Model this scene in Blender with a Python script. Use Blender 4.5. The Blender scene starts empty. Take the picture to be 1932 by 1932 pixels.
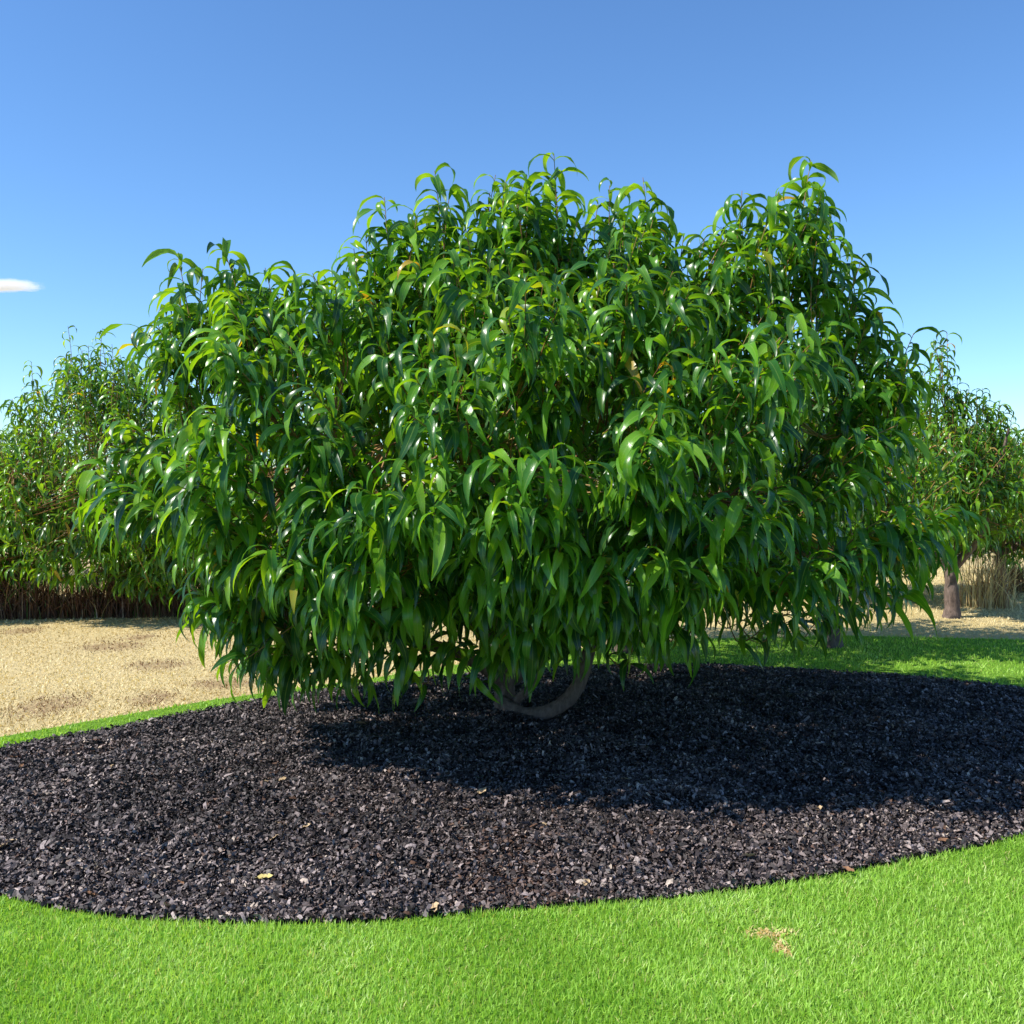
import bpy, math
import numpy as np
from mathutils import Vector, Matrix, noise as mnoise

S = bpy.context.scene
COL = S.collection
rng = np.random.default_rng(7)

# ------------------------------------------------------------------ camera
CAM_H = 1.2
cam = bpy.data.cameras.new('camera')
cam.sensor_width = 36.0
cam.lens = 36.0 * 1900 / 1932
cam.shift_y = -66.0 / 1932
cam.clip_start = 0.05
cam.clip_end = 20000
camo = bpy.data.objects.new('camera', cam)
COL.objects.link(camo)
camo.location = (0, 0, CAM_H)
camo.rotation_euler = (math.radians(90), 0, 0)
S.camera = camo

# ------------------------------------------------------------------ sky and sun
SUN_EL = math.radians(46)
SUN_A = math.radians(17)         # how far the sun stands on the viewer's side of due left
to_sun = Vector((-math.cos(SUN_EL) * math.cos(SUN_A), -math.cos(SUN_EL) * math.sin(SUN_A), math.sin(SUN_EL)))
world = bpy.data.worlds.new('World')
S.world = world
world.use_nodes = True
wt = world.node_tree
wt.nodes.clear()
wo = wt.nodes.new('ShaderNodeOutputWorld')
bg = wt.nodes.new('ShaderNodeBackground')
sky = wt.nodes.new('ShaderNodeTexSky')
sky.sky_type = 'NISHITA'
sky.sun_disc = False
sky.sun_elevation = SUN_EL
sky.sun_rotation = math.atan2(to_sun.x, to_sun.y)
sky.altitude = 600
sky.air_density = 1.0
sky.dust_density = 0.15
sky.ozone_density = 3.0
bg.inputs['Strength'].default_value = 0.108
hs = wt.nodes.new('ShaderNodeHueSaturation')
hs.inputs['Saturation'].default_value = 1.05
wt.links.new(sky.outputs[0], hs.inputs['Color'])
tn = wt.nodes.new('ShaderNodeMix'); tn.data_type = 'RGBA'; tn.blend_type = 'MULTIPLY'
tn.inputs[0].default_value = 1.0
tn.inputs[7].default_value = (0.89, 1.14, 1.36, 1)
wt.links.new(hs.outputs[0], tn.inputs[6])
wt.links.new(tn.outputs[2], bg.inputs[0])
wt.links.new(bg.outputs[0], wo.inputs[0])

sl = bpy.data.lights.new('sun', 'SUN')
sl.energy = 5.0
sl.angle = math.radians(0.53)
sl.color = (1.0, 0.955, 0.87)
so = bpy.data.objects.new('sun', sl)
COL.objects.link(so)
so.rotation_euler = (-to_sun).to_track_quat('-Z', 'Y').to_euler()

S.view_settings.view_transform = 'Standard'
S.view_settings.look = 'None'
S.view_settings.gamma = 1.0
S.view_settings.use_curve_mapping = False
S.view_settings.exposure = 0.5
S.render.engine = 'CYCLES'
S.cycles.max_bounces = 8
S.cycles.transparent_max_bounces = 8
S.cycles.volume_bounces = 2

# ------------------------------------------------------------------ helpers
F = 1900.0
def gnd(px, py):
    """the ground point seen at a place of the 1932-pixel photograph"""
    d = CAM_H * F / (py - 900.0)
    return ((px - 966.0) / F * d, d)

def link(o, parent=None):
    COL.objects.link(o)
    if parent is not None:
        o.parent = parent
    return o

def tag(o, label=None, cat=None, group=None, kind=None):
    if label: o['label'] = label
    if cat: o['category'] = cat
    if group: o['group'] = group
    if kind: o['kind'] = kind
    return o

def np_mesh(name, V, faces_flat, counts, mat, attrs=None, uv=None, smooth=True):
    me = bpy.data.meshes.new(name)
    V = np.asarray(V, dtype=np.float32)
    faces_flat = np.asarray(faces_flat, dtype=np.int32).ravel()
    counts = np.asarray(counts, dtype=np.int32)
    me.vertices.add(len(V))
    me.vertices.foreach_set('co', V.ravel())
    me.loops.add(len(faces_flat))
    me.loops.foreach_set('vertex_index', faces_flat)
    me.polygons.add(len(counts))
    st = np.zeros(len(counts), np.int32)
    st[1:] = np.cumsum(counts)[:-1]
    me.polygons.foreach_set('loop_start', st)
    me.polygons.foreach_set('loop_total', counts)
    me.update(calc_edges=True)
    if smooth:
        me.polygons.foreach_set('use_smooth', np.ones(len(counts), bool))
    for k, a in (attrs or {}).items():
        at = me.attributes.new(k, 'FLOAT', 'POINT')
        at.data.foreach_set('value', np.asarray(a, np.float32))
    if uv is not None:
        ul = me.uv_layers.new(name='uv')
        ul.data.foreach_set('uv', np.asarray(uv, np.float32)[faces_flat].ravel())
    if mat is not None:
        me.materials.append(mat)
    me.validate()
    return me

def mesh_obj(name, me, parent=None):
    return link(bpy.data.objects.new(name, me), parent)

class Tubes:
    """collects tapered tubes into one mesh"""
    def __init__(s): s.V = []; s.F = []; s.n = 0
    def add(s, P, R, sides=6, cap=True):
        P = np.asarray(P, float); R = np.asarray(R, float)
        T = np.gradient(P, axis=0)
        T /= np.linalg.norm(T, axis=1)[:, None] + 1e-9
        ref = np.array([0.13, 0.31, 0.94]) if abs(T[0][2]) < 0.9 else np.array([1.0, 0.1, 0])
        A = np.cross(T, ref); A /= np.linalg.norm(A, axis=1)[:, None] + 1e-9
        B = np.cross(T, A)
        an = np.linspace(0, 2 * math.pi, sides, endpoint=False)
        ring = P[:, None, :] + R[:, None, None] * (np.cos(an)[None, :, None] * A[:, None, :] + np.sin(an)[None, :, None] * B[:, None, :])
        n = len(P)
        s.V.append(ring.reshape(-1, 3))
        i = np.arange(n - 1)[:, None] * sides; j = np.arange(sides)[None, :]; k = (j + 1) % sides
        f = np.stack([i + j, i + k, i + sides + k, i + sides + j], -1).reshape(-1, 4) + s.n
        s.F.append(f)
        s.n += n * sides
    def mesh(s, name, mat):
        V = np.concatenate(s.V); Fq = np.concatenate(s.F)
        return np_mesh(name, V, Fq, np.full(len(Fq), 4), mat)

def spline(pts, n):
    pts = np.asarray(pts, float)
    P = np.vstack([2 * pts[0] - pts[1], pts, 2 * pts[-1] - pts[-2]])
    out = []
    for u in np.linspace(0, len(pts) - 1 - 1e-6, n):
        i = int(u); t = u - i
        p0, p1, p2, p3 = P[i:i + 4]
        out.append(0.5 * (2 * p1 + (p2 - p0) * t + (2 * p0 - 5 * p1 + 4 * p2 - p3) * t * t + (3 * p1 - p0 - 3 * p2 + p3) * t ** 3))
    return np.array(out)

def in_poly(x, y, poly):
    poly = np.asarray(poly); r = np.zeros(len(x), bool)
    x1, y1 = poly[-1]
    for x2, y2 in poly:
        c = ((y2 > y) != (y1 > y)) & (x < (x1 - x2) * (y - y2) / (y1 - y2 + 1e-12) + x2)
        r ^= c; x1, y1 = x2, y2
    return r

# smooth value noise for placing and relief
_tab = rng.random((64, 64))
def vnoise(x, y):
    xi = np.floor(x).astype(int); yi = np.floor(y).astype(int)
    fx = x - xi; fy = y - yi
    fx = fx * fx * (3 - 2 * fx); fy = fy * fy * (3 - 2 * fy)
    g = lambda a, b: _tab[a % 64, b % 64]
    return (g(xi, yi) * (1 - fx) + g(xi + 1, yi) * fx) * (1 - fy) + (g(xi, yi + 1) * (1 - fx) + g(xi + 1, yi + 1) * fx) * fy

# ------------------------------------------------------------------ materials
class Mat:
    def __init__(s, name):
        s.m = bpy.data.materials.new(name); s.m.use_nodes = True
        s.t = s.m.node_tree; s.t.nodes.clear()
        s.out = s.n('ShaderNodeOutputMaterial')
    def n(s, typ, **kw):
        nd = s.t.nodes.new(typ)
        for k, v in kw.items():
            if k.startswith('i_'):
                nd.inputs[k[2:].replace('_', ' ')].default_value = v
            else: setattr(nd, k, v)
        return nd
    def l(s, a, b): s.t.links.new(a, b)
    def ramp(s, fac, stops):
        r = s.n('ShaderNodeValToRGB')
        e = r.color_ramp.elements
        while len(e) < len(stops): e.new(0.5)
        for el, (p, c) in zip(e, stops):
            el.position = p; el.color = (*c, 1)
        s.l(fac, r.inputs[0]); return r.outputs[0]
    def math(s, op, a, b=None, c=None, clamp=False):
        m = s.n('ShaderNodeMath', operation=op, use_clamp=clamp)
        for i, v in enumerate((a, b, c)):
            if v is None: continue
            if isinstance(v, (int, float)): m.inputs[i].default_value = v
            else: s.l(v, m.inputs[i])
        return m.outputs[0]
    def mix(s, fac, a, b, blend='MIX'):
        m = s.n('ShaderNodeMix', data_type='RGBA', blend_type=blend)
        for i, v in ((0, fac), (6, a), (7, b)):
            if isinstance(v, (int, float)): m.inputs[i].default_value = v
            elif isinstance(v, tuple): m.inputs[i].default_value = (*v, 1)
            else: s.l(v, m.inputs[i])
        return m.outputs[2]
    def noise(s, scale, detail=4, rough=0.55, vec=None, dist=0.0):
        nd = s.n('ShaderNodeTexNoise'); nd.inputs['Scale'].default_value = scale
        nd.inputs['Detail'].default_value = detail; nd.inputs['Roughness'].default_value = rough
        nd.inputs['Distortion'].default_value = dist
        if vec is not None: s.l(vec, nd.inputs['Vector'])
        return nd.outputs['Fac']
    def attr(s, name): return s.n('ShaderNodeAttribute', attribute_name=name).outputs['Fac']
    def bump(s, h, strength, dist):
        b = s.n('ShaderNodeBump'); b.inputs['Strength'].default_value = strength; b.inputs['Distance'].default_value = dist
        s.l(h, b.inputs['Height']); return b.outputs[0]
    def pbr(s, col, rough=0.6, spec=0.5, normal=None):
        p = s.n('ShaderNodeBsdfPrincipled')
        for nm, v in (('Base Color', col), ('Roughness', rough), ('Specular IOR Level', spec)):
            if isinstance(v, (int, float)): p.inputs[nm].default_value = v
            elif isinstance(v, tuple): p.inputs[nm].default_value = (*v, 1)
            else: s.l(v, p.inputs[nm])
        if normal is not None: s.l(normal, p.inputs['Normal'])
        return p.outputs[0]
    def done(s, sh): s.l(sh, s.out.inputs['Surface']); return s.m

def leaf_material(name, warm):
    M = Mat(name)
    oi = M.n('ShaderNodeObjectInfo')
    t = M.math('FRACT', M.math('ADD', M.attr('tint'), oi.outputs['Random']))
    young = M.attr('young')
    w = warm
    base = M.ramp(t, [(0.0, (0.014 + w, 0.060 + w, 0.018)), (0.4, (0.036 + w, 0.135 + w, 0.016)), (0.75, (0.105 + w, 0.275 + w, 0.015)), (0.99, (0.17 + w, 0.34, 0.02)), (0.997, (0.45, 0.27, 0.03))])
    base = M.mix(young, base, (0.16, 0.33, 0.035))
    # pale midrib and side veins
    uv = M.n('ShaderNodeUVMap'); sp = M.n('ShaderNodeSeparateXYZ'); M.l(uv.outputs[0], sp.inputs[0])
    d = M.math('ABSOLUTE', M.math('SUBTRACT', sp.outputs[0], 0.5))
    rib = M.math('SUBTRACT', 1.0, M.math('MULTIPLY', d, 16.0), clamp=True)
    vein = M.math('PINGPONG', M.math('ADD', M.math('MULTIPLY', sp.outputs[1], 22.0), M.math('MULTIPLY', d, -5.0)), 0.5)
    vein = M.math('POWER', M.math('MULTIPLY', vein, 2.0), 3.0)
    base = M.mix(M.math('MULTIPLY', rib, 0.6), base, (0.24, 0.36, 0.08))
    base = M.mix(M.math('MULTIPLY', vein, 0.16), base, (0.02, 0.07, 0.01))
    geo = M.n('ShaderNodeNewGeometry')
    back = M.mix(0.35, base, (0.10, 0.18, 0.07))
    col = M.mix(geo.outputs['Backfacing'], base, back)
    tc = M.n('ShaderNodeTexCoord')
    nz = M.noise(26.0, 2, vec=tc.outputs['Object'])
    h = nz
    nrm = M.bump(h, 0.22, 0.003)
    rough = M.math('MULTIPLY_ADD', geo.outputs['Backfacing'], 0.2, 0.30)
    p = M.pbr(col, rough, 0.5, nrm)
    tr = M.n('ShaderNodeBsdfTranslucent')
    M.l(M.mix(1.0, base, (3.6, 2.7, 0.5), 'MULTIPLY'), tr.inputs[0])
    ms = M.n('ShaderNodeMixShader'); ms.inputs[0].default_value = 0.34
    M.l(p, ms.inputs[1]); M.l(tr.outputs[0], ms.inputs[2])
    return M.done(ms.outputs[0])

MAT_LEAF = leaf_material('peach_leaf', 0.0)
MAT_LEAF_FAR = leaf_material('peach_leaf_far', 0.012)

def bark_material(name, dark, light):
    M = Mat(name)
    tc = M.n('ShaderNodeTexCoord')
    mp = M.n('ShaderNodeMapping'); M.l(tc.outputs['Object'], mp.inputs[0]); mp.inputs['Scale'].default_value = (1, 1, 0.35)
    n1 = M.noise(45, 6, 0.65, mp.outputs[0], 0.6)
    n2 = M.noise(9, 3, 0.5, tc.outputs['Object'])
    c = M.ramp(n1, [(0.3, dark), (0.7, light)])
    c = M.mix(M.math('MULTIPLY', n2, 0.5), c, (0.12, 0.10, 0.085))
    return M.done(M.pbr(c, 0.85, 0.25, M.bump(n1, 0.9, 0.012)))
MAT_BARK = bark_material('bark', (0.05, 0.032, 0.026), (0.24, 0.17, 0.14))
M = Mat('twig')
tc = M.n('ShaderNodeTexCoord')
MAT_TWIG = M.done(M.pbr(M.ramp(M.noise(5, 2, 0.5, tc.outputs['Object']), [(0.3, (0.16, 0.065, 0.03)), (0.55, (0.30, 0.16, 0.05)), (0.75, (0.22, 0.24, 0.05))]), 0.55, 0.4))

# mulch chips and the soil under them
M = Mat('mulch_chips')
r = M.attr('rnd'); red = M.attr('red')
c = M.ramp(r, [(0.0, (0.014, 0.010, 0.009)), (0.35, (0.052, 0.039, 0.037)), (0.65, (0.20, 0.155, 0.145)), (0.88, (0.42, 0.335, 0.31)), (1.0, (0.54, 0.43, 0.33))])
c = M.mix(red, c, (0.14, 0.07, 0.04))
tc = M.n('ShaderNodeTexCoord')
nz = M.noise(160, 3, 0.6, tc.outputs['Object'])
c = M.mix(1.0, c, M.ramp(nz, [(0.3, (0.5, 0.5, 0.5)), (0.7, (1.2, 1.2, 1.2))]), 'MULTIPLY')
MAT_CHIP = M.done(M.pbr(c, 0.62, 0.4, M.bump(nz, 0.5, 0.003)))
M = Mat('mulch_soil')
tc = M.n('ShaderNodeTexCoord')
n1 = M.noise(55, 6, 0.7, tc.outputs['Object'])
c = M.ramp(n1, [(0.35, (0.008, 0.007, 0.007)), (0.62, (0.035, 0.029, 0.029)), (0.8, (0.09, 0.076, 0.072))])
MAT_SOIL = M.done(M.pbr(c, 0.85, 0.2, M.bump(n1, 1.0, 0.03)))

# turf
def blade_material(name, stops, dead, trans):
    M = Mat(name)
    c = M.ramp(M.attr('rnd'), stops)
    c = M.mix(M.attr('dead'), c, dead)
    p = M.pbr(c, 0.5, 0.35)
    tr = M.n('ShaderNodeBsdfTranslucent'); M.l(M.mix(1.0, c, (1.5, 1.35, 0.7), 'MULTIPLY'), tr.inputs[0])
    ms = M.n('ShaderNodeMixShader'); ms.inputs[0].default_value = trans
    M.l(p, ms.inputs[1]); M.l(tr.outputs[0], ms.inputs[2])
    return M.done(ms.outputs[0])
MAT_TURF = blade_material('turf_blades', [(0.0, (0.21, 0.42, 0.035)), (0.5, (0.36, 0.60, 0.085)), (0.85, (0.48, 0.70, 0.17)), (1.0, (0.62, 0.76, 0.32))], (0.72, 0.58, 0.30), 0.42)
MAT_STRAW = blade_material('straw_blades', [(0.0, (0.54, 0.41, 0.19)), (0.5, (0.70, 0.57, 0.29)), (1.0, (0.80, 0.69, 0.41))], (0.27, 0.16, 0.085), 0.2)
MAT_WEED = blade_material('dry_weed_blades', [(0.0, (0.07, 0.03, 0.02)), (0.5, (0.18, 0.09, 0.055)), (0.85, (0.36, 0.25, 0.14)), (1.0, (0.55, 0.46, 0.28))], (0.12, 0.22, 0.04), 0.2)

M = Mat('turf_soil')
tc = M.n('ShaderNodeTexCoord')
n1 = M.noise(60, 6, 0.7, tc.outputs['Object']); n2 = M.noise(1.6, 3, 0.5, tc.outputs['Object'])
c = M.ramp(n1, [(0.3, (0.12, 0.26, 0.02)), (0.7, (0.28, 0.50, 0.06))])
c = M.mix(M.math('MULTIPLY', n2, 0.35), c, (0.22, 0.40, 0.05))
MAT_LAWN = M.done(M.pbr(c, 0.9, 0.1, M.bump(n1, 1.0, 0.03)))

DRY_SPOTS = [(210, 1220, 0.34, 0.10), (262, 1203, 0.18, 0.07), (45, 1190, 0.22, 0.09), (95, 1332, 0.26, 0.12), (290, 1318, 0.22, 0.08), (420, 1290, 0.30, 0.07), (300, 1255, 0.30, 0.08)]
M = Mat('dry_field_ground')
tc = M.n('ShaderNodeTexCoord'); O = tc.outputs['Object']
mp = M.n('ShaderNodeMapping'); M.l(O, mp.inputs[0]); mp.inputs['Scale'].default_value = (1, 0.6, 1)
n1 = M.noise(38, 8, 0.7, mp.outputs[0]); n2 = M.noise(1.1, 5, 0.6, mp.outputs[0], 0.4); n3 = M.noise(0.12, 3, 0.5, O)
c = M.ramp(n1, [(0.28, (0.42, 0.31, 0.14)), (0.5, (0.66, 0.52, 0.26)), (0.72, (0.76, 0.64, 0.36))])
c = M.mix(M.ramp(n2, [(0.52, (0, 0, 0)), (0.72, (0.55, 0.55, 0.55))]), c, (0.36, 0.25, 0.11))
c = M.mix(M.ramp(n3, [(0.45, (0, 0, 0)), (0.7, (0.5, 0.5, 0.5))]), c, (0.44, 0.36, 0.15))
wn = M.noise(7, 4, 0.65, O)
mask = None
for px, py, rx, ry in DRY_SPOTS:                    # worn brownish spots
    mm = M.n('ShaderNodeMapping'); M.l(O, mm.inputs[0]); gx, gy = gnd(px, py)
    sx, sy = 1 / (rx * .8), 1 / (ry * 2.6)
    mm.inputs['Scale'].default_value = (sx, sy, 1); mm.inputs['Location'].default_value = (-gx * sx, -gy * sy, 0)
    le = M.n('ShaderNodeVectorMath', operation='LENGTH'); M.l(mm.outputs[0], le.inputs[0])
    v = M.math('SUBTRACT', 1.0, le.outputs['Value'], clamp=True)
    mask = v if mask is None else M.math('MAXIMUM', mask, v)
mask = M.math('MULTIPLY', M.math('SUBTRACT', M.math('ADD', mask, wn), .62, clamp=True), 2.2, clamp=True)
mask = M.math('MULTIPLY', mask, .5)
c = M.mix(mask, c, (0.27, 0.155, 0.085))
MAT_FIELD = M.done(M.pbr(c, 0.95, 0.1, M.bump(M.math('ADD', n1, M.math('MULTIPLY', n2, 2.0)), 0.8, 0.04)))

# ------------------------------------------------------------------ ground outlines (metres)
near_edge = [gnd(*p) for p in [(0, 1695), (120, 1722), (260, 1739), (450, 1747), (700, 1743), (1000, 1718), (1250, 1700), (1470, 1672), (1700, 1630), (1932, 1580)]]
far_edge = [gnd(*p) for p in [(1932, 1303), (1700, 1278), (1500, 1266), (1300, 1257), (1080, 1262), (880, 1275), (600, 1306), (400, 1340), (200, 1380), (0, 1416)]]
MULCH = near_edge + [(2.35, 3.75), (3.0, 4.4), (3.2, 5.1)] + far_edge + [(-2.36, 4.05), (-2.2, 3.5), (-1.85, 3.1)]
MULCH = spline(np.array(MULCH + MULCH[:1]), 220)[:-1]
back = [gnd(*p) for p in [(0, 1392), (200, 1356), (400, 1322), (560, 1300), (760, 1272), (1000, 1232), (1320, 1206), (1600, 1200), (1932, 1208)]]
LAWN = [(-14, -8), (14, -8), (15, 5.2), (7.5, 6.6)] + back[::-1] + [(-3.1, 3.9), (-4.6, 2.6), (-9, 0.5), (-14, -1)]
MC = np.array([0.3, 4.4])
TREE = np.array([-0.02, 4.9])

def edge_dist(x, y, poly):
    P = np.asarray(poly); best = np.full(len(x), 9e9)
    for a, b in zip(P, np.roll(P, -1, 0)):
        d = b - a
        t = np.clip(((x - a[0]) * d[0] + (y - a[1]) * d[1]) / (d @ d + 1e-12), 0, 1)
        best = np.minimum(best, np.hypot(x - a[0] - t * d[0], y - a[1] - t * d[1]))
    return best

def mulch_z(x, y, ed):
    m = np.clip(ed / 0.35, 0, 1); m = m * m * (3 - 2 * m)
    r = np.hypot(x - TREE[0], y - TREE[1])
    return 0.008 + 0.035 * m + 0.02 * np.exp(-(r / 0.9) ** 2) * m + m * (0.03 * (vnoise(x * 4, y * 4) - 0.5) + 0.03 * (vnoise(x * 13 + 5, y * 13) - 0.5))

# ------------------------------------------------------------------ the setting
R0 = 6000
g = np_mesh('dry_field', [(-R0, -R0, 0), (R0, -R0, 0), (R0, R0, 0), (-R0, R0, 0)], [0, 1, 2, 3], [4], MAT_FIELD)
tag(mesh_obj('dry_field', g), 'straw-coloured dry grass field behind the green lawn strip', 'field', kind='structure')

L = np.array(LAWN)
lawn = np_mesh('lawn', np.c_[L, np.full(len(L), 0.004)], np.arange(len(L)), [len(L)], MAT_LAWN, smooth=False)
lawn_o = tag(mesh_obj('lawn', lawn), 'bright green mown lawn around the mulch bed', 'lawn', kind='structure')

# mulch bed : rings towards the middle
rings = 60
f = np.linspace(0, 1, rings)[:, None, None]
Pm = MULCH[None] * (1 - f) + MC * f
x = Pm[..., 0].ravel(); y = Pm[..., 1].ravel()
ed = edge_dist(x, y, MULCH)
V = np.c_[x, y, mulch_z(x, y, ed)]
n = len(MULCH)
i = np.arange(rings - 1)[:, None] * n; j = np.arange(n)[None]; k = (j + 1) % n
Fq = np.stack([i + j, i + k, i + n + k, i + n + j], -1).reshape(-1, 4)
bed = mesh_obj('mulch_bed', np_mesh('mulch_bed', V, Fq, np.full(len(Fq), 4), MAT_SOIL))
tag(bed, 'oval bed of dark bark mulch under the big tree', 'mulch bed', kind='structure')

def scatter(N, xr, yr, keep, power=0.0):
    """random ground points; power > 0 puts more of them near the viewpoint"""
    u = rng.random(N)
    if power:
        a, b = yr[0] ** (1 - power), yr[1] ** (1 - power)
        yy = (a + (b - a) * u) ** (1 / (1 - power))
    else: yy = yr[0] + (yr[1] - yr[0]) * u
    xx = xr[0] + (xr[1] - xr[0]) * rng.random(N)
    m = keep(xx, yy)
    return xx[m], yy[m]

# bark chips lying on the bed
x, y = scatter(480000, (-2.6, 3.4), (2.5, 6.6), lambda a, b: in_poly(a, b, MULCH) & (np.abs(a) < 0.62 * b + 0.3), power=2.0)
N = len(x); ed = edge_dist(x, y, MULCH); z = mulch_z(x, y, ed)
ln = rng.lognormal(math.log(0.0108), 0.45, N); ln = np.clip(ln, 0.006, 0.05); wd = np.clip(ln * rng.uniform(0.22, 0.65, N), 0.003, 0.012)
base = np.array([[-.5, -.5, 0], [-.5, .5, 0], [0, -.5, .22], [0, .5, .16], [.5, -.5, 0], [.5, .35, 0]])
P = base[None] + rng.normal(0, .10, (N, 6, 3))
P[..., 0] *= ln[:, None]; P[..., 1] *= wd[:, None]; P[..., 2] *= ln[:, None] * 0.8
ya = rng.uniform(0, 2 * math.pi, N); ti = rng.normal(0, 0.65, N); ro = rng.normal(0, 0.7, N)
def rot(P, ax, an):
    c, s = np.cos(an)[:, None], np.sin(an)[:, None]
    a, b = [(1, 2), (2, 0), (0, 1)][ax]
    Q = P.copy(); Q[..., a] = c * P[..., a] - s * P[..., b]; Q[..., b] = s * P[..., a] + c * P[..., b]; return Q
P = rot(rot(rot(P, 0, ro), 1, ti), 2, ya)
P[..., 0] += x[:, None]; P[..., 1] += y[:, None]; P[..., 2] += (z + 0.004 + rng.random(N) * 0.012)[:, None]
f0 = np.array([[0, 2, 3, 1], [2, 4, 5, 3]])
Fq = (f0[None] + (np.arange(N) * 6)[:, None, None]).reshape(-1, 4)
rn = np.clip(rng.beta(1.3, 1.95, N) + 0.25 * (vnoise(x * 3, y * 3) - 0.5), 0, 1)
rd = np.clip((vnoise(x * 1.7 + 9, y * 2.6 + 3) - 0.74) * 4, 0, 1) * (rng.random(N) < 0.35) * 0.7 + (rng.random(N) < 0.025) * 0.8
me = np_mesh('bark_chips', P.reshape(-1, 3), Fq, np.full(len(Fq), 4), MAT_CHIP, {'rnd': np.repeat(rn, 6), 'red': np.repeat(rd, 6)}, smooth=False)
tag(mesh_obj('bark_chips', me), 'loose dark shredded bark chips covering the bed', 'bark chips', kind='stuff')

def blades(name, x, y, z, h, w, lean, mat, rnd, dead, segs=2, curve=0.5):
    N = len(x); az = rng.uniform(0, 2 * math.pi, N); fz = rng.uniform(0, 2 * math.pi, N)
    t = np.linspace(0, 1, segs + 1)
    Vs = []
    for q in t:
        off = lean * h * (q * (1 - curve) + curve * q * q)
        cx = x + np.cos(az) * off; cy = y + np.sin(az) * off
        cz = z + h * q * np.sqrt(np.clip(1 - 0.5 * (lean * q) ** 2, 0.1, 1))
        if q < 1:
            ww = w * (1 - 0.45 * q) * 0.5
            Vs.append(np.stack([cx - np.cos(fz) * ww, cy - np.sin(fz) * ww, cz], -1)); Vs.append(np.stack([cx + np.cos(fz) * ww, cy + np.sin(fz) * ww, cz], -1))
        else: Vs.append(np.stack([cx, cy, cz], -1))
    P = np.stack(Vs, 1); nv = P.shape[1]; o = np.arange(N) * nv
    flat = []; cnt = []
    Q = [np.stack([o + 2 * s, o + 2 * s + 1, o + 2 * s + 3, o + 2 * s + 2], -1) for s in range(segs - 1)]
    T = np.stack([o + nv - 3, o + nv - 2, o + nv - 1], -1)
    quads = np.concatenate(Q).ravel() if Q else np.zeros(0, int)
    flat = np.concatenate([quads, T.ravel()])
    cnt = np.concatenate([np.full(len(quads) // 4, 4), np.full(N, 3)])
    return np_mesh(name, P.reshape(-1, 3), flat, cnt, mat, {'rnd': np.repeat(rnd, nv), 'dead': np.repeat(dead, nv)})

# green turf
def on_lawn(a, b): return in_poly(a, b, LAWN) & ~in_poly(a, b, MULCH) & (np.abs(a) < 0.60 * b + 0.45)
x1, y1 = scatter(380000, (-2.6, 2.8), (1.75, 4.6), on_lawn, power=1.5)
x2, y2 = scatter(110000, (-5, 5), (4.3, 8.2), on_lawn)
x = np.r_[x1, x2]; y = np.r_[y1, y2]; N = len(x)
spot = lambda px, py, rx, ry: np.exp(-((((x - gnd(px, py)[0]) / rx) ** 2 + ((y - gnd(px, py)[1]) / ry) ** 2) ** 2))
bare = np.clip(spot(1448, 1766, .066, .030) + spot(1476, 1794, .024, .050), 0, 1)
dead = np.where(rng.random(N) < bare * 0.97, 1.0, (rng.random(N) < 0.035 + 0.10 * np.clip(vnoise(x * 3, y * 3) - .6, 0, 1)) * rng.uniform(.3, .9, N))
pat = vnoise(x * 5 + 3, y * 5) * .5 + vnoise(x * 1.6, y * 1.6 + 8) * .5
h = rng.uniform(.011, .024, N) * (0.75 + 0.6 * vnoise(x * 9, y * 9)) * (1 - 0.5 * bare)
far = y > 4.3
w = np.where(far, .0060, rng.uniform(.0020, .0036, N))
w = w * (1 + bare * 1.6)
rn = np.clip(rng.normal(.42, .2, N) + (pat - .5) * 0.8, 0, 1)
me = blades('lawn_grass', x, y, np.full(N, .003), h, w, np.clip(rng.normal(.55, .35, N) + bare * .7, 0, 1.35), MAT_TURF, rn, dead)
tag(mesh_obj('lawn_grass', me), 'short bright green grass blades of the lawn', 'grass', kind='stuff')

# straw stubble
x, y = scatter(170000, (-7.5, 7.5), (4.4, 13.5), lambda a, b: ~in_poly(a, b, LAWN) & (np.abs(a) < 0.58 * b + 0.5), power=1.6)
N = len(x)
brown = np.zeros(N)
for px, py, rx, ry in DRY_SPOTS: brown = np.maximum(brown, spot(px, py, rx * .8, ry * 3))
rn = np.clip(rng.normal(.55, .16, N) + 1.1 * (vnoise(x * 1.3, y * .8) - .5), 0, 1)
tall = np.clip((y - 8.4) / 1.2, 0, 1)
me = blades('straw_stubble', x, y, np.zeros(N), rng.uniform(.008, .022, N) * (1 + 2.2 * tall * vnoise(x * 2, y * 2)), rng.uniform(.004, .008, N), rng.uniform(.3, 1.3, N), MAT_STRAW, rn, np.clip(brown * 1.2, 0, 1) * (rng.random(N) < .75))
tag(mesh_obj('straw_stubble', me), 'short dry straw blades of the cut field', 'dry grass', kind='stuff')

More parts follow.
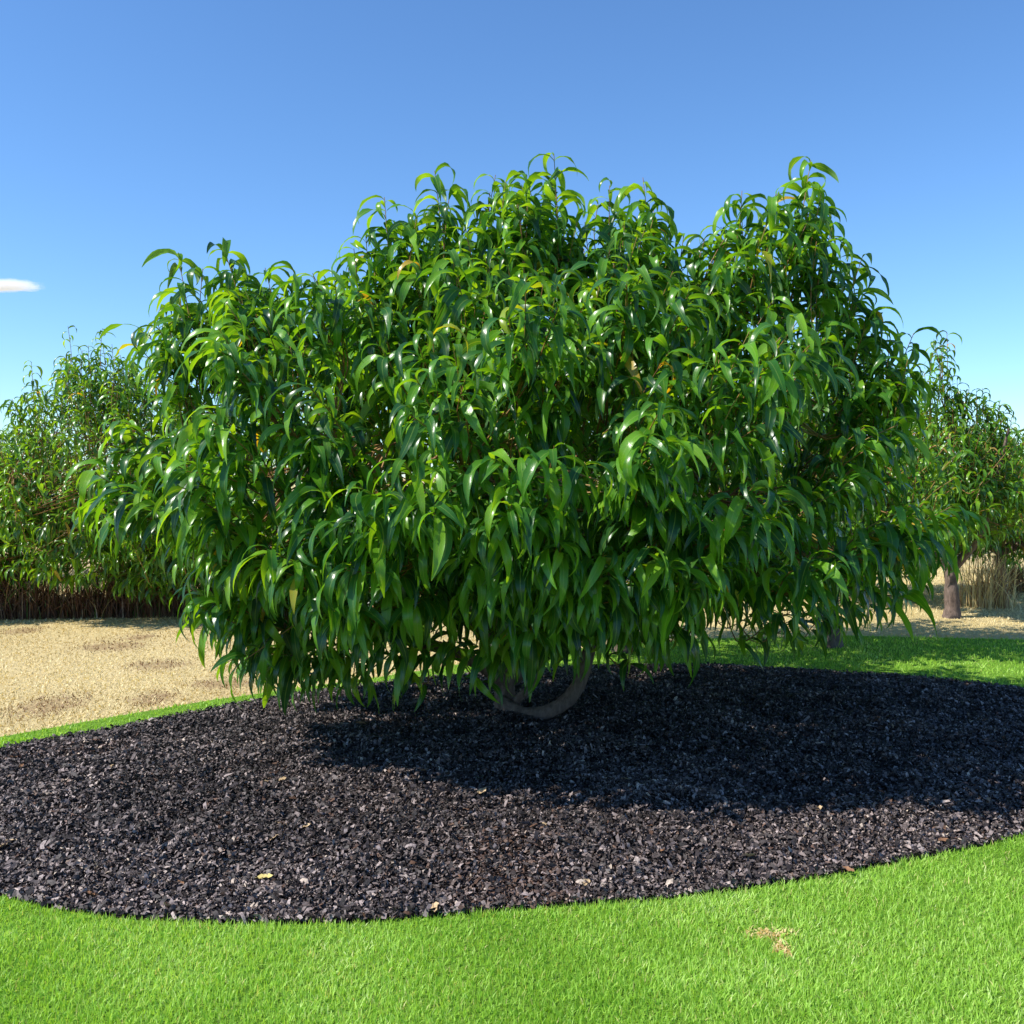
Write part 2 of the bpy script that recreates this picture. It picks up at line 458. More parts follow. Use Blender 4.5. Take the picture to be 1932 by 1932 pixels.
# ------------------------------------------------------------------ leaves
SEG = 10
def leaf_variant(a0, a1, aspect, fold, twist, ph, curl, bend):
    """a drooping lance-shaped leaf of arc length 1: starts at the origin heading +x at a0 above level, ends heading a1"""
    s = np.linspace(0, 1, SEG + 1)
    ang = a0 + (a1 - a0) * np.clip(s, 0, 1) ** curl
    dx = np.cos(ang); dz = np.sin(ang)
    cx = np.r_[0, np.cumsum((dx[1:] + dx[:-1]) / 2 / SEG)]; cz = np.r_[0, np.cumsum((dz[1:] + dz[:-1]) / 2 / SEG)]
    cy = bend * s ** 2
    u = np.clip((s - 0.05) / 0.95, 0, 1)
    w = aspect * 0.5 * (np.sin(math.pi * u ** 0.78) ** 0.8) * (1 - 0.25 * u) * 1.12
    w = np.where(s < 0.04, 0.008, np.maximum(w, 0.004))
    nx = -np.sin(ang); nz = np.cos(ang)
    tw = twist * s
    V = []; UV = []
    for side in (-1, 0, 1):
        lat = side * w
        up = abs(side) * w * (fold + 0.24 * np.sin(s * 15 + ph + side * 1.3) * np.sin(math.pi * s))
        ly = lat * np.cos(tw) - up * np.sin(tw); ln_ = lat * np.sin(tw) + up * np.cos(tw)
        V.append(np.stack([cx + nx * ln_, cy + ly, cz + nz * ln_], -1)); UV.append(np.stack([np.full(SEG + 1, 0.5 + side * .5), s], -1))
    return np.stack(V, 1).reshape(-1, 3), np.stack(UV, 1).reshape(-1, 2)
idx = np.arange(SEG)[:, None] * 3
LF = np.concatenate([np.stack([idx + c, idx + 3 + c, idx + 4 + c, idx + 1 + c], -1).reshape(-1, 4)[:, [0, 1, 2, 3]] for c in (0, 1)])
BUCK = np.radians([-50, -20, 10, 40, 68])
NV = 9
LV = []; LUV = None; LEAF_MESH = []
for bi, a in enumerate(BUCK):
    for v in range(NV):
        a0 = a + math.radians(rng.uniform(-10, 18))
        a1 = math.radians(rng.uniform(-118, -88)) if rng.random() < .6 else math.radians(rng.uniform(-165, -118))
        V, LUV = leaf_variant(a0, a1, rng.uniform(.13, .175), rng.uniform(.12, .55), rng.normal(0, .55), rng.uniform(0, 6.3), rng.uniform(.62, 1.0), rng.normal(0, .06))
        LV.append(V)
LV = np.array(LV)
for a, V in enumerate(LV):
    LEAF_MESH.append({m.name: None for m in (MAT_LEAF, MAT_LEAF_FAR)})
def leaf_mesh(v, mat):
    d = LEAF_MESH[v]
    if d[mat.name] is None:
        nv = len(LV[v])
        d[mat.name] = np_mesh('leaf', LV[v], LF, np.full(len(LF), 4), mat, {'tint': np.full(nv, (v * 0.618) % 1 * .5), 'young': np.zeros(nv)}, LUV)
    return d[mat.name]

def rotmat(yaw, roll, pitch):
    cy, sy, cr, sr, cp, sp = np.cos(yaw), np.sin(yaw), np.cos(roll), np.sin(roll), np.cos(pitch), np.sin(pitch)
    z = np.zeros_like(yaw); o = z + 1
    Rz = np.stack([cy, -sy, z, sy, cy, z, z, z, o], -1).reshape(-1, 3, 3)
    Rx = np.stack([o, z, z, z, cr, -sr, z, sr, cr], -1).reshape(-1, 3, 3)
    Ry = np.stack([cp, z, sp, z, o, z, -sp, z, cp], -1).reshape(-1, 3, 3)
    return Rz @ Ry @ Rx

def grow_tree(base, shoots, limbs, secondary_at, leaf_len, single, mat, trunk_parts, label, name='peach_tree', group=None, twig_r=0.0035, dens=.0235):
    """shoots: (tip, dir, length); limbs: list of (points, radii). Builds root > trunk, limb, twigs, leaf, foliage"""
    root = link(bpy.data.objects.new(name, None)); root.location = (base[0], base[1], 0)
    root.empty_display_size = 0.1
    tag(root, label, 'tree', group)
    b3 = np.array([base[0], base[1], 0.0])
    nodes = []; nr = []
    for ii, (nm, pts, rad) in enumerate(trunk_parts + [('limb', p, r) for p, r in limbs]):
        P = spline(pts, 16); R = np.interp(np.linspace(0, 1, 16), np.linspace(0, 1, len(rad)), rad)
        R = R * (1 + rng.normal(0, .05, 16))
        T = Tubes(); T.add(P - b3, R, 10)
        mesh_obj(nm, T.mesh(nm, MAT_BARK), root)
        nodes.append(P[3:]); nr.append(R[3:])
    nodes = np.concatenate(nodes); nr = np.concatenate(nr)
    T = Tubes()
    # secondary branches
    sec = []
    for q in secondary_at:
        d = np.linalg.norm(nodes - q, axis=1) + 0.6 * np.clip(nodes[:, 2] - q[2], 0, 9)
        a = nodes[np.argmin(d)]; r0 = min(nr[np.argmin(d)] * .6, .016)
        mid = (a + q) / 2 + rng.normal(0, .04, 3) + np.array([0, 0, .04])
        P = spline([a, mid, q], 8); T.add(P - b3, np.linspace(r0, twig_r * 1.4, 8), 6); sec.append(P[2:])
    allr = np.concatenate(sec + [nodes])
    LP = []; LD = []; LS = []; LY = []
    for tip, d, ln in shoots:
        tip = np.asarray(tip); d = np.asarray(d) / np.linalg.norm(d)
        b = tip - d * ln
        b[2] -= .10 * ln
        a = allr[np.argmin(np.linalg.norm(allr - b, axis=1))]
        P = spline([a, (a + b) / 2 + rng.normal(0, .02, 3), b, (b + tip) / 2 + np.array([0, 0, .03 * ln]) + rng.normal(0, .012, 3), tip], 14)
        T.add(P - b3, np.linspace(twig_r * 1.3, twig_r * .45, 14), 5)
        seg = P[6:]
        nl = max(6, int(ln / dens * rng.uniform(.8, 1.15)))
        ph = rng.uniform(0, 6.3)
        for k in range(nl):
            s = (k + rng.random() * .6) / nl
            s = min(s ** .72, 1.0)
            fi = s * (len(seg) - 1); i0 = min(int(fi), len(seg) - 2)
            p = seg[i0] + (seg[i0 + 1] - seg[i0]) * (fi - i0)
            t = seg[i0 + 1] - seg[i0]; t = t / (np.linalg.norm(t) + 1e-9)
            A = np.cross(t, (0, 0, 1) if abs(t[2]) < .9 else (1, 0, 0)); A /= np.linalg.norm(A); B = np.cross(t, A)
            an = ph + k * 2.3999
            rad = A * math.cos(an) + B * math.sin(an)
            dd = rad * .85 + t * (.35 + .65 * s) + np.array([0, 0, .46])
            LP.append(p); LD.append(dd / np.linalg.norm(dd))
            LS.append(leaf_len * rng.uniform(.68, 1.2) * (1.0 if s < .93 else rng.uniform(.6, 1.0))); LY.append(max(0, (s - .8) / .2) * rng.uniform(0, .55))
    LP = np.array(LP); LD = np.array(LD); LS = np.array(LS); LY = np.array(LY); N = len(LP)
    yaw = np.arctan2(LD[:, 1], LD[:, 0]) + rng.normal(0, .15, N); el = np.arcsin(np.clip(LD[:, 2], -1, 1))
    bi = np.abs(el[:, None] - BUCK[None]).argmin(1)
    vi = bi * NV + rng.integers(0, NV, N)
    rl = rng.normal(0, .3, N); pt = rng.normal(0, .2, N)
    Rm = rotmat(yaw, rl, pt)
    W = np.einsum('nij,nvj->nvi', Rm, LV[vi] * LS[:, None, None]) + LP[:, None, :]
    keep = W[..., 2].min(1) > 0.06
    # leaves that show largest : projected size times the visible share
    pr = W[:, ::2, :]
    dep = np.maximum(pr[..., 1], .3); u = pr[..., 0] / dep; v = (pr[..., 2] - CAM_H) / dep
    cu = np.clip(((u + .6) / 1.2 * 200).astype(int), 0, 199); cv = np.clip(((v + .6) / 1.2 * 200).astype(int), 0, 199)
    zb = np.full((200, 200), 99.0); np.minimum.at(zb, (cu.ravel(), cv.ravel()), dep.ravel())
    vis = (dep < zb[cu, cv] + .03).mean(1) * (np.abs(u) < .51).all(1)
    area = (u.max(1) - u.min(1) + .01) * (v.max(1) - v.min(1) + .01)
    score = np.where(keep, vis ** 1.5 * np.sqrt(area), -1)
    top = np.argsort(-score)[:single] if single else np.zeros(0, int)
    rest = keep.copy(); rest[top] = False
    for q in top:
        o = bpy.data.objects.new('leaf', leaf_mesh(int(vi[q]), mat))
        link(o, root); o.location = LP[q] - b3; o.scale = (LS[q],) * 3
        o.rotation_mode = 'QUATERNION'
        o.rotation_quaternion = Matrix(Rm[q].tolist()).to_quaternion()
    Wr = W[rest]; n = len(Wr); nv = Wr.shape[1]
    Fq = (LF[None] + (np.arange(n) * nv)[:, None, None]).reshape(-1, 4)
    tint = rng.random(n) * .98
    me = np_mesh('foliage', Wr.reshape(-1, 3) - b3, Fq, np.full(len(Fq), 4), mat, {'tint': np.repeat(tint, nv), 'young': np.repeat(LY[rest], nv)}, np.tile(LUV, (n, 1)))
    tag(mesh_obj('foliage', me, root), kind='stuff')
    tag(mesh_obj('twigs', T.mesh('twigs', MAT_TWIG), root), kind='stuff')
    print(name, label, 'leaves', N, 'shoots', len(shoots))
    return root

# ------------------------------------------------------------------ the big tree
C = np.array([0.0, 4.72, 1.30]); D = 4.6
OUT = [(330, 527), (420, 502), (480, 532), (560, 557), (640, 562), (685, 492), (730, 442), (820, 387), (870, 452), (930, 412), (1045, 362), (1090, 462), (1150, 427), (1215, 407), (1250, 492), (1300, 502), (1400, 432), (1460, 442), (1530, 382), (1585, 492), (1610, 550), (1650, 600), (1680, 690), (1700, 780), (1735, 870), (1770, 960), (1755, 1020), (1700, 1075), (1620, 1100), (1480, 1115), (1300, 1140), (1100, 1170), (900, 1190), (650, 1190), (500, 1170), (380, 1115), (300, 1050), (255, 985), (220, 900), (200, 810), (250, 690), (300, 600)]
o = np.array([((px - 966) / F * D - C[0], CAM_H + (900 - py) / F * D - C[2]) for px, py in OUT])
oth = np.arctan2(o[:, 1], o[:, 0]); orr = np.hypot(o[:, 0], o[:, 1])
q = np.argsort(oth); oth = oth[q]; orr = orr[q]
tg = np.linspace(-math.pi, math.pi, 361)
Rsharp = np.interp(tg, oth, orr, period=2 * math.pi)
ker = np.hanning(51); ker /= ker.sum()
Rsm = np.convolve(np.r_[Rsharp[:-1], Rsharp[:-1], Rsharp[:-1]], ker, 'same')[360:720]; Rsm = np.r_[Rsm, Rsm[0]]
BF = 1.42
def crown_point(d, f=1.0):
    th = math.atan2(d[2], d[0]); sp = abs(d[1]); cp = math.sqrt(max(0, 1 - sp * sp))
    k = min(max((sp - .15) / .4, 0), 1)
    R = np.interp(th, tg, Rsharp) * (1 - k) + np.interp(th, tg, Rsm) * (.97 if d[2] < .2 else .97 - .12 * min((d[2] - .2) / .4, 1)) * k
    b = BF if d[1] < 0 else 1.5 + .5 * min(max(d[0] * 1.6 + .4, 0), 1)  # unseen back pushed out further on the right to throw shade on the lawn
    r = 1 / math.sqrt((cp / R) ** 2 + (sp / b) ** 2)
    return C + np.asarray(d) * r * f

shoots = []
def rdir():
    v = rng.normal(0, 1, 3); return v / np.linalg.norm(v)
def add_shoot(tip, out, ln, lift=None):
    u = out[2]
    if lift is None: lift = .85 if u > .25 else (.55 if u > -.2 else .22)
    d = out * np.array([1, 1, .8]) + np.array([0, 0, lift]) + rng.normal(0, .2, 3)
    if d[2] < -.15: d[2] = -.15
    shoots.append((tip, d, ln))
def clump(tip, out, n, spread=.33, ln=(.30, .48)):
    out = out / np.linalg.norm(out); org = tip - out * .42
    for k in range(n):
        dd = out + rng.normal(0, spread, 3) * np.array([1, 1, .8]) if k else out
        dd = dd / np.linalg.norm(dd); L_ = rng.uniform(*ln) if k else ln[1]
        t = org + dd * (L_ + .02)
        if t[2] < .38: t[2] = .38 + .06 * rng.random()
        shoots.append((t, dd, L_ * .85))
G = 170
for i in range(G):                                  # branch ends all over the shell, each a tuft of shoots
    zz = 1 - 2 * (i + .5) / G; a = i * 2.39996 + rng.normal(0, .15)
    d = np.array([math.sqrt(1 - zz * zz) * math.cos(a), math.sqrt(1 - zz * zz) * math.sin(a), zz])
    if d[2] < -.6: continue
    p = crown_point(d, 1.0 - abs(rng.normal(0, .05)) - .14 * max(0, mnoise.noise(Vector(d * 3.2)) * 2.0))
    if p[2] < .46: p[2] = .46 + rng.random() * .08
    u = d[2]; lift = .95 if u > .25 else (.7 if u > -.2 else .5)
    clump(p, d * np.array([1, 1, .8]) + np.array([0, 0, lift]), int(rng.integers(4, 7)) if d[1] < .3 else 3)
for i in range(330):                                # inside
    d = rdir(); p = crown_point(d, rng.uniform(.45, .86))
    if p[2] < .5: continue
    add_shoot(p, d, rng.uniform(.25, .42))
# tall shoots that stand out of the top
for px, py, Y in [(420, 462, 4.5), (335, 478, 4.6), (820, 322, 4.6), (725, 372, 4.5), (935, 330, 4.7), (985, 350, 4.4), (1045, 290, 4.6), (1150, 350, 4.8), (1213, 335, 4.7), (1400, 360, 4.5), (1465, 365, 4.7), (1530, 302, 4.6), (1570, 430, 4.5), (1590, 455, 4.8), (1625, 545, 4.6), (1660, 590, 4.7), (1680, 640, 4.5), (500, 505, 4.7), (590, 515, 4.5), (640, 525, 4.8), (690, 445, 4.4), (1290, 445, 4.6), (310, 580, 4.5), (1330, 450, 4.5)]:
    p = np.array([(px - 966) / F * Y, Y, CAM_H + (900 - py) / F * Y])
    dd = np.array([(px - 985) / 2600 + rng.normal(0, .06), rng.normal(0, .1), 1.0])
    shoots.append((p, dd, rng.uniform(.45, .6)))
    for k in range(3):
        o_ = np.array([rng.normal(0, .07), rng.normal(0, .1), -rng.uniform(.06, .24)])
        shoots.append((p + o_, dd + o_ * 1.5 * np.array([1, 1, 0]), rng.uniform(.36, .5)))
# shoots that lean out towards the viewer
for px, py in [(870, 700), (790, 885), (1365, 925), (1560, 1035), (1045, 1025), (1400, 720), (1215, 790), (1035, 860), (1190, 1025), (1000, 1160), (720, 980), (460, 810), (470, 690), (250, 900), (650, 1110), (1290, 1050), (1640, 960), (1720, 960), (430, 1120), (520, 1235), (600, 560), (990, 580), (1450, 640), (300, 930), (420, 930), (560, 1030), (960, 960), (1110, 1070)]:
    Y = 3.35
    for it in range(8):                             # walk to the shell along the line of sight
        p = np.array([(px - 966) / F * Y, Y, CAM_H + (900 - py) / F * Y]); d = p - C; r = np.linalg.norm(d); d = d / r
        rs = np.linalg.norm(crown_point(d) - C)
        Y += (r - rs) * .7
    clump(p + d * .10, d * .8 + np.array([0, -.1, .55]), 4, .26, (.34, .46))
for px, py, Y in [(385, 1165, 4.3), (440, 1160, 4.4), (490, 1225, 4.3), (530, 1235, 4.2), (600, 1225, 4.1), (660, 1225, 4.3), (720, 1215, 4.1), (770, 1225, 4.0), (830, 1220, 4.1), (900, 1225, 4.0), (950, 1190, 4.2), (1000, 1160, 4.0), (1060, 1140, 3.95), (1190, 1165, 4.0), (1230, 1180, 4.2), (1265, 1175, 4.05), (1430, 1130, 4.7), (1500, 1150, 4.6), (1560, 1140, 4.9), (1690, 1100, 4.9), (1730, 1085, 5.0), (1550, 1165, 5.2), (1590, 1165, 5.3), (1640, 1145, 5.3), (1480, 1160, 5.0), (880, 1150, 4.3), (1010, 1140, 4.4), (1150, 1130, 4.4), (740, 1150, 4.4)]:
    p = np.array([(px - 966) / F * Y, Y, CAM_H + (900 - py) / F * Y])
    a_ = rng.uniform(.05, .45)
    shoots.append((p, np.array([(px - 985) / 900 + rng.normal(0, .3), -.6, a_]), rng.uniform(.28, .4)))

tz = 0.05
tb = np.array([TREE[0], TREE[1], tz])
trunk = [('trunk', [tb + (0, 0, -.16), tb + (-.01, 0, 0), tb + (-.015, .01, .12), tb + (-.01, .02, .26)], [.10, .06, .05, .045])]
limbs = [
    ([tb + (-.03, -.04, .06), tb + (.08, -.14, .03), tb + (.2, -.19, .055), tb + (.31, -.19, .14), tb + (.37, -.17, .29), tb + (.46, -.15, .6), tb + (.7, -.2, 1.1), tb + (.85, -.2, 1.6)], [.04, .034, .033, .034, .033, .028, .02, .012]),
    ([tb + (.0, -.02, .02), tb + (.06, -.08, .10), tb + (.12, -.1, .2), tb + (.12, -.2, .6), tb + (.05, -.45, 1.0), tb + (.05, -.6, 1.5)], [.024, .022, .022, .02, .016, .01]),
    ([tb + (-.01, .02, .2), tb + (-.12, 0, .4), tb + (-.45, -.1, .75), tb + (-.8, -.2, 1.1), tb + (-1.1, -.2, 1.5)], [.05, .042, .034, .024, .012]),
    ([tb + (-.01, .02, .22), tb + (-.02, .05, .6), tb + (-.1, .0, 1.2), tb + (0.05, .05, 1.9)], [.05, .042, .03, .012]),
    ([tb + (-.0, .02, .22), tb + (.1, .25, .5), tb + (.3, .6, 1.0), tb + (.4, .8, 1.6)], [.045, .04, .028, .012]),
    ([tb + (-.01, .02, .2), tb + (-.15, .25, .45), tb + (-.5, .6, .9), tb + (-.7, .8, 1.4)], [.045, .038, .026, .012]),
    ([tb + (-.01, 0, .15), tb + (-.2, -.15, .3), tb + (-.6, -.5, .5), tb + (-.95, -.6, .62)], [.035, .03, .02, .01]),
    ([tb + (.0, .02, .15), tb + (.4, .05, .42), tb + (.9, -.1, .7), tb + (1.4, -.1, 1.0)], [.035, .03, .022, .011]),
]
sec = [crown_point(rdir(), rng.uniform(.4, .72)) for _ in range(90)]
sec = [s for s in sec if s[2] > .35]
grow_tree(TREE, shoots, limbs, sec, .222, 300, MAT_LEAF, trunk, 'big spreading peach tree with drooping leaves in the middle of the mulch bed')

# ------------------------------------------------------------------ the orchard row behind
def orchard_tree(X, Y, H, rx, ry, zlow, n, single, label, group=None, leaf=.17, lean=0.0, trunk_h=.45, peaks=6, spires=()):
    zc = zlow + (H - zlow) * .42
    c = np.array([X + lean, Y, zc])
    ps = rng.uniform(0, 6.3, 4)
    def cp(d, f=1.0):
        az = math.atan2(d[1], d[0])
        k = 1 + .10 * math.sin(2 * az + ps[0]) + .09 * math.sin(3 * az + ps[1]) + .08 * math.sin(5 * d[2] + ps[2])
        up = (H - zc) if d[2] > 0 else (zc - zlow) * 1.6
        r = 1 / math.sqrt((d[0] / rx) ** 2 + (d[1] / ry) ** 2 + (d[2] / (up * .9)) ** 2)
        return c + d * r * f * np.array([k, k, 1.0])
    sh = []
    for i in range(n):
        d = rdir()
        if d[2] < -.7: continue
        f = rng.uniform(.5, .9) if i % 3 == 0 else 1 - abs(rng.normal(0, .09))
        p = cp(d, f)
        p[2] = max(p[2], zlow + .12 * rng.random())
        sh.append((p, d * .7 + np.array([0, 0, .75 if d[2] > -.2 else .1]) + rng.normal(0, .22, 3), rng.uniform(.26, .5)))
    for i in range(n // 5):                         # the low skirt
        a = rng.uniform(0, 6.3); q = rng.uniform(.6, 1.0)
        p = c + np.array([math.cos(a) * rx * q, math.sin(a) * ry * q, 0]); p[2] = zlow + rng.uniform(.0, .55)
        sh.append((p, np.array([math.cos(a), math.sin(a), rng.uniform(-.1, .3)]), rng.uniform(.26, .42)))
    for i in range(peaks):
        a = rng.uniform(0, 6.3); q = rng.uniform(.0, .55)
        p = c + np.array([math.cos(a) * rx * q, math.sin(a) * ry * q, (H - zc) * (1.02 - .35 * q) + rng.uniform(-.15, .02)])
        sh.append((p, np.array([math.cos(a) * .2, math.sin(a) * .2, 1]), rng.uniform(.45, .65)))
    for dx, z in spires:
        p = np.array([X + dx, Y - .1, z])
        for k in range(5):
            o_ = np.array([rng.normal(0, .08), rng.normal(0, .1), -rng.uniform(.05, .4)]) * (k > 0)
            sh.append((p + o_, np.array([.1 * dx, 0, 1]) + o_ * np.array([1.2, 1.2, 0]), rng.uniform(.4, .6)))
    b = np.array([X, Y, 0.0])
    tr = [('trunk', [b + (0, 0, -.05), b + (.01, 0, .08), b + (.0, 0, trunk_h * .6), b + (lean * .2, 0, trunk_h)], [.09, .065, .055, .05])]
    lm = []
    a0 = rng.uniform(0, 6.3)
    for k in range(5):
        a = a0 + k * 1.2566 + rng.normal(0, .2); q = rng.uniform(.5, .75)
        e = c + np.array([math.cos(a) * rx * q, math.sin(a) * ry * q, (H - zc) * rng.uniform(.1, .5)])
        s = b + np.array([lean * .2, 0, trunk_h * .95])
        lm.append(([s, s * .6 + e * .4 + np.array([math.cos(a) * .08, math.sin(a) * .08, -.08]), e], [.04, .028, .01]))
    sc = [cp(rdir(), rng.uniform(.4, .7)) for _ in range(34)]
    return grow_tree((X, Y), sh, lm, sc, leaf, single, MAT_LEAF_FAR, tr, label, 'peach_tree', group, twig_r=.004, dens=.030)

GR = 'peach trees of the orchard row behind'
orchard_tree(-3.5, 8.9, 2.4, 1.25, 1.1, .36, 560, 150, 'peach tree with a tall peaked crown above dry reddish weeds', GR, leaf=.165, spires=[(-.38, 2.52), (-.08, 2.5), (-.7, 2.2), (-.2, 2.35)])
orchard_tree(-5.0, 8.7, 1.80, 1.0, .9, .26, 420, 80, 'low dark peach tree cut by the frame beside the peaked one', GR, leaf=.165)
orchard_tree(-2.65, 8.8, 1.9, .95, .9, .16, 320, 40, 'peach tree with low green leaves hanging to the weeds, mostly hidden by the big tree', GR, leaf=.165)
orchard_tree(3.75, 8.6, 2.05, .62, .7, .72, 300, 150, 'slender peach tree with a short reddish trunk in the dry field', GR, leaf=.165, trunk_h=.42, peaks=2, spires=[(-.08, 2.42), (-.2, 2.25), (.22, 1.95)])
orchard_tree(3.1, 9.9, 2.78, 1.15, 1.0, .42, 420, 60, 'tall yellow-green peach tree close behind the side of the big crown', GR, leaf=.165, trunk_h=.5)
orchard_tree(4.95, 10.2, 1.7, 1.05, .9, .42, 380, 80, 'lower peach tree beyond the slender one with a dry grass tuft below', GR, leaf=.165, spires=[(-.2, 1.95)])
orchard_tree(6.35, 12.2, 1.65, 1.3, 1.0, .4, 280, 40, 'farthest peach tree of the row at the frame edge', GR, leaf=.165, spires=[(-.35, 1.85), (.0, 1.8)])
orchard_tree(-6.9, 8.8, 2.2, 1.1, 1.0, .3, 160, 0, 'unseen peach tree added beyond the low dark one to shade the row', GR, leaf=.165)  # added outside the frame to cast shade over the weeds
orchard_tree(0.75, 6.9, 2.35, 1.15, .95, .5, 260, 0, 'hidden peach tree added behind the big crown to shade the lawn', GR, leaf=.165)  # added out of sight so its shadow falls on the lawn strip
orchard_tree(2.25, 7.1, 1.9, .85, .9, .5, 240, 30, 'peach tree added between the big crown and the slender one to shade the lawn', GR, leaf=.165, trunk_h=.4)  # added to carry that shadow on towards the right edge
orchard_tree(-5.9, 12.0, 1.9, 1.4, 1.0, .35, 240, 0, 'far peach tree in a second row behind the low dark one', GR, leaf=.165)
orchard_tree(0.4, 11.6, 1.9, 1.4, 1.0, .5, 240, 0, 'far peach tree hidden behind the big crown', GR, leaf=.165)
orchard_tree(7.6, 16.5, 2.0, 1.6, 1.2, .4, 260, 0, 'distant peach tree in a second row behind the farthest one', GR, leaf=.165)
orchard_tree(5.0, 15.5, 2.0, 1.6, 1.2, .4, 260, 0, 'distant peach tree filling the gap between the slender and lower ones', GR, leaf=.165)

# ------------------------------------------------------------------ dry weeds
def weed_clump(X, Y, rad, h, n, label, green=0.0, group=None, spread=.5, mat=None):
    x = rng.normal(0, rad * .55, n); y = rng.normal(0, rad * .4, n)
    hh = h * rng.uniform(.35, 1.1, n)
    me = blades('dry_weed_clump', x, y, np.full(n, -.01), hh, rng.uniform(.005, .012, n), np.clip(rng.normal(spread, .3, n), 0, 1.3), mat or MAT_WEED, np.clip(rng.beta(1.6, 2.2, n), 0, 1), (rng.random(n) < green).astype(float), segs=4, curve=.8)
    o = mesh_obj('dry_weed_clump', me); o.location = (X, Y, 0)
    return tag(o, label, 'weeds', group)
wx = np.r_[rng.uniform(-5.4, -2.2, 5200)]; wy = 8.35 + (wx + 5) * .12 + np.abs(rng.normal(0, .35, 5200))
hh = (.85 - .13 * (wx + 5)) * rng.uniform(.2, 1.1, 5200) * (.25 + 1.2 * vnoise(wx * 2.3, wy * 2))
me = blades('dry_weeds', wx, wy, np.full(5200, -.01), hh, rng.uniform(.005, .012, 5200), np.clip(rng.normal(.5, .35, 5200), 0, 1.3), MAT_WEED, np.clip(rng.beta(1.5, 2.2, 5200), 0, 1), (rng.random(5200) < .05).astype(float), segs=4, curve=.8)
tag(mesh_obj('dry_weeds', me), 'tangled dry reddish-brown weeds under the orchard row', 'weeds', kind='stuff')
weed_clump(4.42, 9.3, .22, .55, 300, 'upright tuft of dry straw grass with green blades behind the slender peach tree', .3, spread=.4, mat=MAT_STRAW)
weed_clump(5.3, 10.6, .28, .4, 320, 'loose dry grass tuft under the lower peach tree', .15)

# ------------------------------------------------------------------ fallen leaves on the mulch
def fallen_leaf(px, py, L, yaw, col, label, group=None):
    X, Y = gnd(px, py); z = float(mulch_z(np.array([X]), np.array([Y]), edge_dist(np.array([X]), np.array([Y]), MULCH))[0])
    s = np.linspace(0, 1, 8); w = .26 * np.sin(math.pi * s ** .8) ** .8 + .004
    V = []
    cu = rng.uniform(.15, .5); ph = rng.uniform(0, 6)
    for i, t in enumerate(s):
        for sd in (-1, 0, 1):
            V.append((t - .5, sd * w[i] * (1 + .2 * math.sin(9 * t + ph + sd)), cu * (t - .5) ** 2 + abs(sd) * w[i] * .5 + .04 * math.sin(14 * t + ph + 2 * sd)))
    V = np.array(V) * L
    i = np.arange(7)[:, None] * 3
    Fq = np.concatenate([np.stack([i + c, i + 3 + c, i + 4 + c, i + 1 + c], -1).reshape(-1, 4) for c in (0, 1)])
    mt = FALL[col]
    o = mesh_obj('fallen_leaf', np_mesh('fallen_leaf', V, Fq, np.full(len(Fq), 4), mt))
    o.location = (X, Y, z + .014); o.rotation_euler = (rng.normal(0, .25), rng.normal(-.1, .2), yaw)
    return tag(o, label, 'leaf', group)
FALL = {}
for k, a, b in [('yellow', (.50, .40, .12), (.70, .58, .24)), ('tan', (.38, .26, .14), (.58, .43, .26)), ('rust', (.20, .10, .05), (.36, .19, .10))]:
    M = Mat('fallen_leaf_' + k); tc = M.n('ShaderNodeTexCoord')
    FALL[k] = M.done(M.pbr(M.ramp(M.noise(30, 4, .6, tc.outputs['Object']), [(.3, a), (.7, b)]), .7, .3))
fallen_leaf(500, 1676, .055, .1, 'yellow', 'pale yellow fallen leaf alone on the mulch close to the lawn edge')
TAN = [(505, 1503), (533, 1502), (20, 1613), (8, 1622), (910, 1530), (530, 1580), (518, 1613), (1105, 1685), (315, 1727), (720, 1712), (580, 1597), (1030, 1590), (820, 1730), (210, 1475), (1545, 1560), (800, 1485), (1410, 1640), (1180, 1505)]
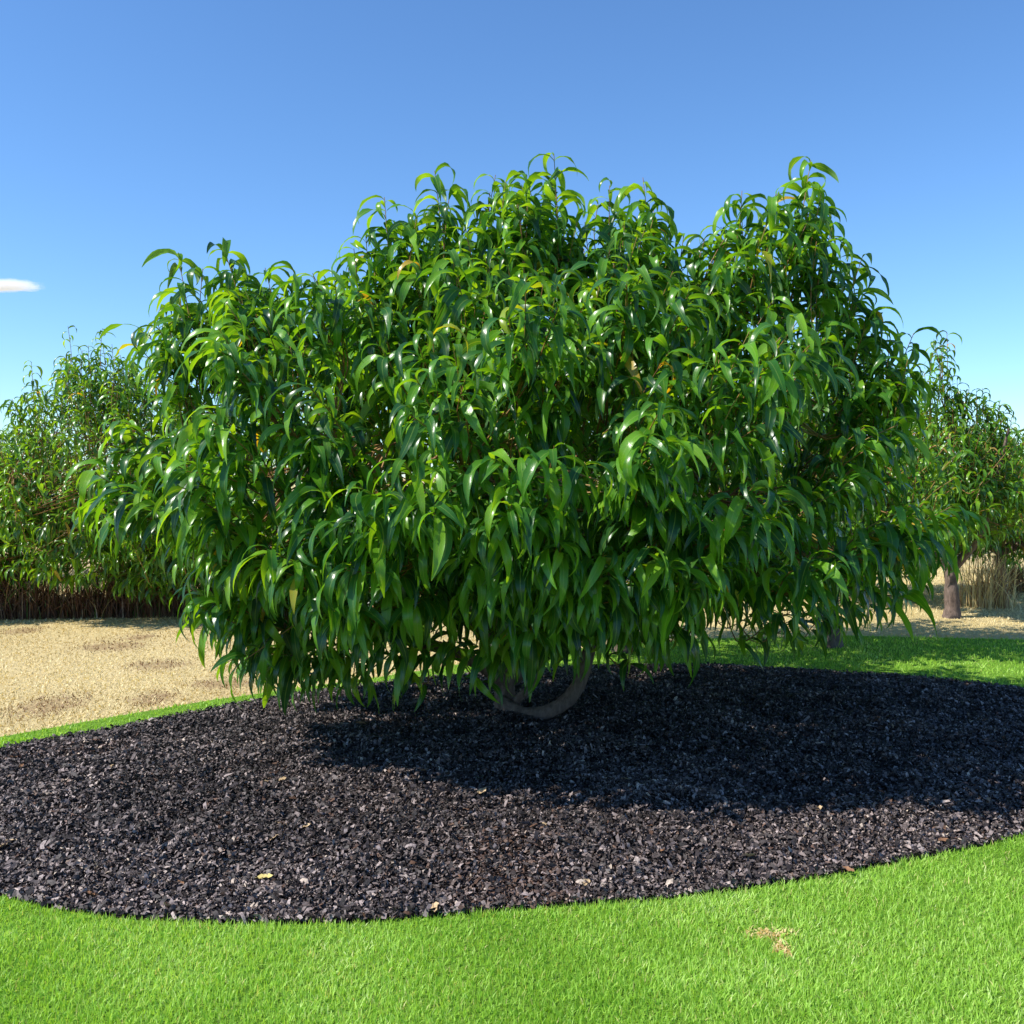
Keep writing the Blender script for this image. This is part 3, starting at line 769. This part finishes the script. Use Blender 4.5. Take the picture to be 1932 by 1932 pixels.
for px, py in TAN:
    fallen_leaf(px, py, rng.uniform(.032, .055), rng.uniform(0, 6), 'tan', 'small curled tan fallen leaf lying on the dark mulch', 'tan leaves fallen on the mulch')
for px, py in [(28, 1455), (40, 1470), (720, 1420), (680, 1395), (170, 1705), (340, 1690), (1440, 1445), (1250, 1640), (1780, 1600), (330, 1420), (1600, 1655), (420, 1640)]:
    fallen_leaf(px, py, rng.uniform(.025, .05), rng.uniform(0, 6), 'rust', 'rusty brown fallen leaf lying on the dark mulch', 'rusty leaves fallen on the mulch')

# ------------------------------------------------------------------ a small cloud far off
import bmesh
bm = bmesh.new(); bmesh.ops.create_icosphere(bm, subdivisions=5, radius=1.0)
for v in bm.verts:
    q = v.co.copy()
    kk = 1 + .35 * mnoise.noise(q * 2.2 + Vector((3, 1, 7))) + .15 * mnoise.noise(q * 5.5)
    v.co = Vector((q.x * 62 * kk, q.y * 30 * kk, (q.z * (13 if q.z > 0 else 6)) * kk))
me = bpy.data.meshes.new('cloud'); bm.to_mesh(me); bm.free()
M = Mat('cloud')
tc = M.n('ShaderNodeTexCoord')
nz = M.noise(.06, 5, .6, tc.outputs['Object'])
mp = M.n('ShaderNodeMapping'); M.l(tc.outputs['Object'], mp.inputs[0]); mp.inputs['Scale'].default_value = (1 / 62, 1 / 30, 1 / 12)
ln_ = M.n('ShaderNodeVectorMath', operation='LENGTH'); M.l(mp.outputs[0], ln_.inputs[0])
fall = M.math('SUBTRACT', 1.05, ln_.outputs['Value'], clamp=True)
den = M.math('MULTIPLY', M.math('SUBTRACT', M.math('ADD', nz, fall), .62, clamp=True), .16)
pv = M.n('ShaderNodeVolumePrincipled'); M.l(den, pv.inputs['Density']); pv.inputs['Color'].default_value = (.98, .98, 1, 1)
M.l(pv.outputs[0], M.out.inputs['Volume'])
me.materials.append(M.m)
cl = mesh_obj('cloud', me)
Yc = 1500.0
cl.location = ((8 - 966) / F * Yc, Yc, CAM_H + (900 - 541) / F * Yc)
tag(cl, 'small white cloud low in the blue sky', 'cloud', kind='structure')
